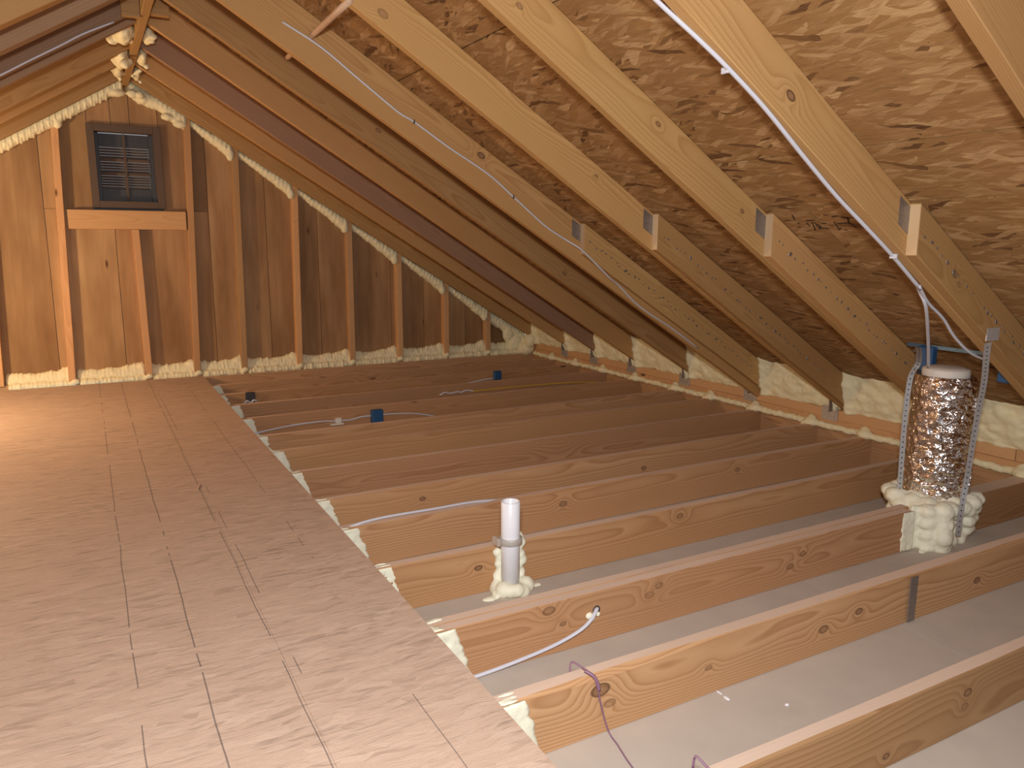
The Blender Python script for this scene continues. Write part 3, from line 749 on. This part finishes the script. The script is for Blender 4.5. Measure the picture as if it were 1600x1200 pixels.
# ------------------------------------------------------------------ white pipe with clamp and foam foot
px, py = 1.205, 2.200
t = E('vent_pipe', (px, py, -HJ)); tag(t, 'white plastic pipe standing open between two joists', 'pipe')
bm = None
lathe('pipe_wall', [(.0285, -HJ), (.0325, -HJ), (.0325, .1635), (.0315, .1645), (.0285, .1645), (.0275, .1635), (.0275, -.10)], M['pvc'], (px, py, 0), t, 40, cap=False)
lathe('clamp_ring', [(.0332, .016), (.038, .014), (.041, .017), (.041, .035), (.038, .038), (.0332, .036)], M['clear'], (px, py, 0), t, 36, cap=False)
box('clamp_lug', (px - .056, py - .012, .012), (px - .042, py + .03, .040), M['clear'], t, .003)
balls = []
for a in range(11):
    th = a * 2 * math.pi / 11 + .2; rr = random.uniform(.036, .058)
    balls.append(((px + rr * math.cos(th), min(py + rr * math.sin(th), 2.215), -HJ + random.uniform(.012, .030)), random.uniform(.024, .034)))
for q in range(7): balls.append(((px + .045 + random.uniform(-.012, .012), 2.226, -.11 + q * .022), (.022, .022, .022)))
for q in range(5): balls.append(((px - .03 + random.uniform(-.008, .008), 2.230, -.11 + q * .022), (.018, .016, .018)))
balls += [((px - .085, py - .02, -HJ + .002), (.035, .02, .006)), ((px + .10, py + .0, -HJ + .002), (.03, .015, .005))]
tag(foam('foam_collar', balls, M['foam_pale'], .006, .002, 60, it=1), 'lumpy foam round the foot of the white pipe', 'foam')

# ------------------------------------------------------------------ foil duct, foam foot, straps
fx, fy = 3.035, 1.862
t = E('foil_duct', (fx, fy, -HJ)); tag(t, 'shiny foil wrapped round duct rising from a foam foot', 'duct')
prof = [(.126, -.14)] + [(.1265 - .017 * q / 44 + .003 * math.sin(q * .5), -.06 + .565 * q / 44) for q in range(45)] + [(.104, .508), (.098, .500)]
o = lathe('foil_jacket', prof, M['foil'], (fx, fy, 0), t, 96, cap=False, crinkle=.0055)
lathe('inner_liner', [(.086, .42), (.088, .48), (.088, .528), (.083, .535), (.055, .541), (.01, .543)], M['liner'], (fx, fy, 0), t, 40)
tube('foil_seam', [(fx + .050, fy - .098, .49), (fx + .055, fy - .106, .25), (fx + .058, fy - .112, .02)], .006, M['foil'], t, 6)
balls = []
rng = random.Random(11)
ga = math.atan2(1.69 - fy, 2.94 - fx) + .22
for lev, (z, R0, n) in enumerate(((-.150, .105, 12), (-.115, .118, 13), (-.07, .132, 13), (-.025, .148, 14), (.0, .150, 14))):
    for a in range(n):
        th = a * 2 * math.pi / n + lev * .23
        r = R0 * rng.uniform(.9, 1.1); sz = rng.uniform(.034, .052)
        if abs(((th - ga) + math.pi) % (2 * math.pi) - math.pi) < .22: r *= .93
        balls.append(((fx + r * math.cos(th), fy + r * math.sin(th), z - (.012 if lev == 4 and rng.random() < .4 else 0)), (sz, sz, sz * .8)))
    for a in range(6):
        th = a * math.pi / 3; balls.append(((fx + .066 * math.cos(th), fy + .066 * math.sin(th), z), .066))
for q in range(7):
    z = -.15 + q * .024
    balls += [((2.842 + rng.uniform(-.008, .008), 1.752, z), (.040, .042, .03)), ((2.875 + rng.uniform(-.01, .01), 1.712 + rng.uniform(-.01, .01), z), .042), ((2.80, 1.785, z), (.026, .016, .024))]
for q in range(5): balls.append(((2.80 + .03 * q, 1.735 + .004 * q, -.160), (.03, .02, .005)))
fc = E('foam_collar', (fx, fy, -HJ)); tag(fc, 'big cream lumpy foam collar round the foot of the foil duct', 'foam')
foam('collar_lobes', balls, M['foam_pale'], .0065, .0035, 40, fc, it=1)
coat('spray_coat', lambda z: 2.712 + .012 * noise.noise((z * 50, 1, 2)) + .05 * max(0, z + .05) , lambda z: 2.775, 1.7735, fc, ramp_=lambda x, u: .001 + .008 * u)

def strap(name, pts, w, label, wdir, holes=True):
    root = E(name, pts[0]); tag(root, label, 'strap', 'perforated straps on the foil duct')
    o, path = ribbon('band', pts, w, .0018, M['steel'], root, wdir)
    bm = bmesh.new(); acc = 0
    for a, b in zip(path[:-1], path[1:]):
        L = (b - a).length; s = (.022 - acc)
        while s < L:
            p = a + (b - a) * (s / L); T = (b - a).normalized(); S = Vector(wdir); S = (S - T * S.dot(T)).normalized(); N = S.cross(T)
            m = Matrix((S, T, N)).transposed().to_4x4(); m.translation = p
            bmesh.ops.create_cone(bm, cap_ends=True, segments=8, radius1=.0032, radius2=.0032, depth=.0024, matrix=m); s += .022
        acc = (acc + L) % .022
    add('punched_holes', mesh_from(bm), M['dark'], root)['kind'] = 'stuff'
    return root
rt = tuple(R2)
sr = strap('hanger_strap', [(2.728, 1.535, .692), (2.755, 1.552, .655), (2.853, 1.605, .526), (2.915, 1.650, .388), (2.952, 1.682, .150), (2.934, 1.680, .024), (2.926, 1.678, -.10)], .022, 'long perforated steel strap down the front of the foil duct', (.88, -.48, 0))
box('bent_end', (2.700, 1.5275, .700), (2.775, 1.5315, .745), M['steel'], sr, .0008)
strap('hanger_strap', [(3.19, 2.105, .560), (3.05, 2.00, .600), (2.905, 1.900, .560), (2.889, 1.915, .505), (2.885, 1.920, .393), (2.886, 1.920, .232), (2.888, 1.916, .041), (2.89, 1.916, -.03)], .022, 'thin perforated steel strap at the left side of the foil duct', (.88, -.48, 0))

# blue bar hanger and its two end brackets, between two rafters behind the duct
t = E('blue_hanger', (3.06, 1.80, .55)); tag(t, 'blue plastic and metal hanger behind the top of the foil duct', 'bracket')
board('cross_bar', (3.100, 1.640, .603), (3.100, 2.085, .603), .004, .016, M['bar'], parent=t, seg=3, wob=0, ease=.0006)
box('end_box', (3.078, 1.955, .50), (3.115, 2.02, .606), M['blue'], t, .004)
box('end_box', (3.085, 1.63, .50), (3.118, 1.69, .60), M['blue'], t, .004)

# ------------------------------------------------------------------ cables
def under(x, y): return (x, y, zu(x) - .006)
o = E('power_cable', under(1.0, 1.56)); tag(o, 'thick white cable running down the lower edge of a right rafter', 'cable')
yb_ = lambda x: ry('b', x) + .034
main = [under(x, yb_(x) + d) for x, d in ((.75, .0), (.95, .02), (1.1, .025), (1.25, .014), (1.37, -.004), (1.472, -.014), (1.611, -.016), (1.78, -.002), (1.95, .008), (2.1, .004), (2.24, .002), (2.42, .010))]
tube('cable_run', main, .0072, M['white_cable'], o, 8, .75)
tube('cable_drop', [under(2.40, yb_(2.4) + .009), (2.456, 1.625, .868), (2.50, 1.628, .818), (2.66, 1.715, .716), (2.80, 1.795, .628), (2.93, 1.872, .545)], .0062, M['white_cable'], o, 8, .8)
tube('cable_tail', [under(2.40, yb_(2.4) + .004), (2.50, 1.622, .834), (2.613, 1.635, .775), (2.72, 1.65, .70), (2.83, 1.65, .635), (2.95, 1.65, .60), (3.085, 1.66, .585)], .0058, M['white_cable'], o, 8, .8)
for x in (1.47, 2.24):
    xx, yy, z = under(x, yb_(x)); box('cable_staple', (xx - .004, yy - .014, z - .009), (xx + .004, yy + .010, z + .006), M['white_cable'], o, .001)

ye = lambda x: ry('e', x) - .004
o = E('thin_wire', (.80, ye(.8), 1.92)); tag(o, 'thin white wire sagging along the face of a right rafter', 'cable')
w1 = [(.80, ye(.8), 1.918), (.956, ye(1), 1.838), (1.12, ye(1.1), 1.724), (1.294, ye(1.3), 1.604), (1.37, ye(1.4), 1.567), (1.544, ye(1.5), 1.464), (1.745, ye(1.7), 1.355), (1.887, ye(1.9), 1.251), (2.073, ye(2), 1.112), (2.19, ye(2.2) - .006, 1.046),
      (2.262, ye(2.2) - .040, .998), (2.35, ye(2.3) - .040, .930), (2.45, ye(2.3) - .036, .850), (2.54, ye(2.5) - .006, .800), (2.693, ye(2.6), .680), (2.929, ye(2.9), .548), (3.13, ye(3.1), .421)]
tube('wire_run', w1, .0042, M['white_cable'], o, 6)
for i in (4, 7): box('wire_staple', (w1[i][0] - .003, w1[i][1] - .006, w1[i][2] - .008), (w1[i][0] + .003, w1[i][1] + .005, w1[i][2] + .008), M['dark'], o, .0008)
tag(tube('thin_wire', [(-.60, 4.381, zu(-.60) + .005), (-.26, 4.380, 1.772), (-.156, 4.380, 1.838), (-.007, 4.380, 1.930), (.09, 4.380, 1.992), (.225, 4.380, 2.062)], .0045, M['white_cable'], None, 6), 'thin white wire along a left rafter in the top left corner', 'cable')

tag(tube('lamp_cable', [(.74, 1.760, -.155), (.862, 1.760, -.152), (.973, 1.760, -.144), (1.101, 1.760, -.128), (1.189, 1.755, -.102), (1.235, 1.757, -.078), (1.262, 1.769, -.060), (1.275, 1.780, -.055)], .0065, M['white_cable'], None, 8, .8), 'white cable bending up into the hole in the doubled joist', 'cable')
tag(foam('foam_lump', [((1.238, 1.768, -.068), (.014, .006, .012)), ((1.25, 1.770, -.080), (.012, .005, .010)), ((1.272, 1.770, -.072), (.008, .005, .008))], M['foam_pale'], .003, .001, 90), 'tiny foam dab at the cable hole in the doubled joist', 'foam')
lathe('hole_rim', [(.0095, 0), (.0135, .0004), (.0135, .0012), (.0095, .0012)], M['dark'], (0, 0, 0), joists[11], 20, cap=False)
hr = bpy.data.objects['hole_rim']; hr.matrix_basis = WORLD[joists[11].name].inverted() @ (Matrix.Translation((1.267, 1.7735, -.058)) @ Matrix.Rotation(math.pi / 2, 4, 'X'))
tag(tube('grey_cable', [(.73, 2.655, -.02), (.801, 2.652, .002), (.914, 2.652, .012), (1.12, 2.655, .010), (1.30, 2.665, .006), (1.5, 2.68, -.02)], .0062, M['white_cable'], None, 8, .8), 'grey white cable lying over a joist top behind the white pipe', 'cable')
y4 = YJ[4] - .048
t = E('junction_box', (1.57, y4 - .005, -.13)); tag(t, 'larger blue junction box on a joist face, white cables at both sides', 'box', 'junction boxes')
box('box_body', (1.525, y4 - .030, -.125), (1.60, YJ[4] - .036, -.022), M['blue'], t, .004)
box('box_lid', (1.529, y4 - .034, -.121), (1.596, y4 - .029, -.026), M['blue'], t, .002)
tag(tube('grey_cable', [(.76, y4, -.10), (.833, y4, -.088), (1.013, y4, -.068), (1.188, y4 - .01, -.060), (1.30, y4, -.068), (1.39, y4, -.072), (1.46, y4, -.060), (1.527, y4, -.060)], .0062, M['white_cable'], None, 8, .8), 'white cable from the deck edge to the larger blue box', 'cable')
tag(tube('grey_cable', [(1.598, y4, -.060), (1.70, y4, -.064), (1.815, y4, -.075), (1.93, y4, -.10), (2.05, y4, -.14)], .0058, M['white_cable'], None, 8, .8), 'white cable leaving the right side of the larger blue box', 'cable')
t = E('cable_clip', (1.30, y4, -.08)); tag(t, 'small cream clip block on the cable left of the larger blue box', 'clip')
box('clip_block', (1.295, y4 - .012, -.083), (1.333, y4 + .012, -.050), M['paper'], t, .003); box('clip_foot', (1.262, y4 - .016, -.094), (1.345, y4 + .016, -.083), M['paper'], t, .002)
o = E('lighting_cable', (2.15, 5.06, -.06)); tag(o, 'yellow cable with stripped white ends lying behind a joist', 'cable')
y3 = YJ[3] - .046
tube('white_end', [(2.19, y3, -.062), (2.23, y3, -.046), (2.27, y3, -.056), (2.33, y3, -.050), (2.36, y3, -.056), (2.40, y3, -.046), (2.46, y3, -.052)], .006, M['white_cable'], o, 6)
tube('yellow_run', [(2.44, y3, -.058), (2.60, y3, -.056), (2.80, y3, -.056), (3.05, y3 + .002, -.058), (3.35, y3, -.066), (3.62, y3 + .01, -.09)], .0055, M['yellow_cable'], o, 6)
y2 = YJ[2] - .046
t = E('junction_box', (2.79, y2, -.02)); tag(t, 'smaller blue junction box at the far right end of the joists', 'box', 'junction boxes')
YB = YJ[2] - .038
box('box_body', (2.835, YB - .034, -.065), (2.90, YB, .006), M['blue'], t, .004); box('box_lid', (2.839, YB - .038, -.061), (2.896, YB - .033, .002), M['blue'], t, .002)
tag(tube('grey_cable', [(2.30, y2, -.10), (2.50, y2, -.085), (2.68, y2, -.065), (2.838, y2, -.050)], .0055, M['white_cable'], None, 6), 'pale wire reaching the left side of the smaller blue box', 'cable')
t = E('junction_box', (.87, YJ[2] - .07, .0)); tag(t, 'dark box with a white tangle at the left end of the far joists', 'box', 'junction boxes')
box('box_body', (.905, YB - .026, -.062), (.968, YB, .004), M['dark'], t, .003)
tube('wire_tangle', [(.885, YB - .03, -.075), (.91, YB - .035, -.052), (.935, YB - .03, -.066), (.955, YB - .035, -.050), (.975, YB - .03, -.060)], .007, M['white_cable'], t, 6)

o = E('thin_purple_wire', (.99, 1.40, .0)); tag(o, 'thin purple wire twisted over the joist with the big knot', 'wire', 'purple wires')
yk = YJ[12] - .0475
tube('wire_strand', [(.955, 1.44, -.003), (.962, 1.445, .022), (.975, 1.425, .018), (.990, 1.395, .006), (1.000, yk, -.02), (1.012, yk, -.07), (1.026, yk, -.12), (1.036, yk - .01, -.157), (1.03, 1.34, -.160), (1.012, 1.26, -.160), (1.0, 1.15, -.160)], .0022, M['purple_wire'], o, 6)
tube('wire_twist', [(.978, 1.41, .014), (.992, 1.394, .004), (1.001, yk - .001, -.012), (1.006, yk - .002, -.034)], .0042, M['purple_wire'], o, 6)
tag(tube('thin_purple_wire', [(.985, 1.035, -.003), (.988, 1.032, .022), (.996, 1.012, .012), (1.004, .985, -.004), (1.01, .978, -.06), (1.02, .97, -.12)], .0026, M['purple_wire'], None, 6), 'thin purple wire over the nearest joist at the bottom edge', 'wire', 'purple wires')
for c, s, l in (((1.406, 1.392, -.1625), (.004, .012, .002), 'thin white foam crumb touching the joist with the big knot'), ((1.403, 1.362, -.161), (.006, .013, .003), 'long white foam crumb on the drywall, just off the knotted joist'), ((1.520, 1.263, -.160), (.007, .006, .004), 'round white foam crumb alone in the middle of the near drywall')):
    tag(foam('foam_crumb', [(c, s)], M['pvc'], .002, .0006, 90), l, 'crumb', 'foam crumbs on the drywall')

tag(board('wood_splinter', (.334, 3.30, .0195), (.352, 3.375, .0205), .006, .004, M['joist'], seg=2, wob=0, ease=.001), 'small dark wood splinter lying on the deck', 'splinter')
# round rods threaded through the rafters
tag(tube('wooden_rod', [(.870, 2.74, 1.838), (.918, 3.44, 1.878), (.955, 4.06, 1.912)], .0125, M['rod'], None, 16, n=3), 'round wooden rod threaded through the right rafters near the top edge', 'rod')
tag(tube('wooden_rod', [(.312, 4.97, 2.150), (.312, 5.25, 2.165)], .018, M['rod'], None, 16, n=2), 'round rod end showing in the foam left of the ridge board', 'rod')

# ------------------------------------------------------------------ print on the roof board (marks too broken to read) and flake marks
ink = [[(2.007, 2.301), (1.966, 2.298)], [(2.013, 2.314), (2.014, 2.339)], [(1.985, 2.31), (2.008, 2.366)], [(1.977, 2.315), (1.98, 2.358)], [(1.969, 2.324), (1.969, 2.358)], [(1.95, 2.32), (1.931, 2.321)], [(1.963, 2.35), (1.94, 2.357)],
       [(1.983, 2.353), (1.966, 2.341)], [(1.891, 2.31), (1.901, 2.36)], [(1.886, 2.323), (1.837, 2.32)], [(1.906, 2.364), (1.885, 2.352)], [(1.847, 2.287), (1.815, 2.297)], [(1.82, 2.285), (1.839, 2.328)], [(1.832, 2.32), (1.826, 2.353)],
       [(1.88, 2.36), (1.872, 2.369)], [(2.053, 2.312), (2.048, 2.321)], [(2.074, 2.342), (2.06, 2.342)], [(1.908, 2.266), (1.891, 2.269)], [(1.883, 2.282), (1.857, 2.277)], [(2.041, 2.261), (2.053, 2.295)]]
Dv = Vector((1, 0, -SL)).normalized(); Nv = Vector((SL, 0, 1)).normalized()
def on_roof(yv, s, d=.0006): return Vector((XR, yv, ZR + RD * SQ)) + Dv * s - Nv * d
bm = bmesh.new()
for (y0, s0), (y1, s1) in ink:
    a, b = on_roof(y0, s0), on_roof(y1, s1); T = (b - a).normalized(); S = T.cross(Nv) * .0024
    lo = [bm.verts.new(a - S), bm.verts.new(a + S), bm.verts.new(b + S), bm.verts.new(b - S)]
    hi = [bm.verts.new(q.co + Nv * .0008) for q in lo]
    bm.faces.new(lo); bm.faces.new(hi[::-1])
    for i in range(4): bm.faces.new((lo[i], hi[i], hi[(i + 1) % 4], lo[(i + 1) % 4]))
bmesh.ops.recalc_face_normals(bm, faces=bm.faces)
pp = [p for (i, c), p in panels.items() if i == 3 and c < 1.9][0]
add('ink_stamp', mesh_from(bm), M['ink'], pp)
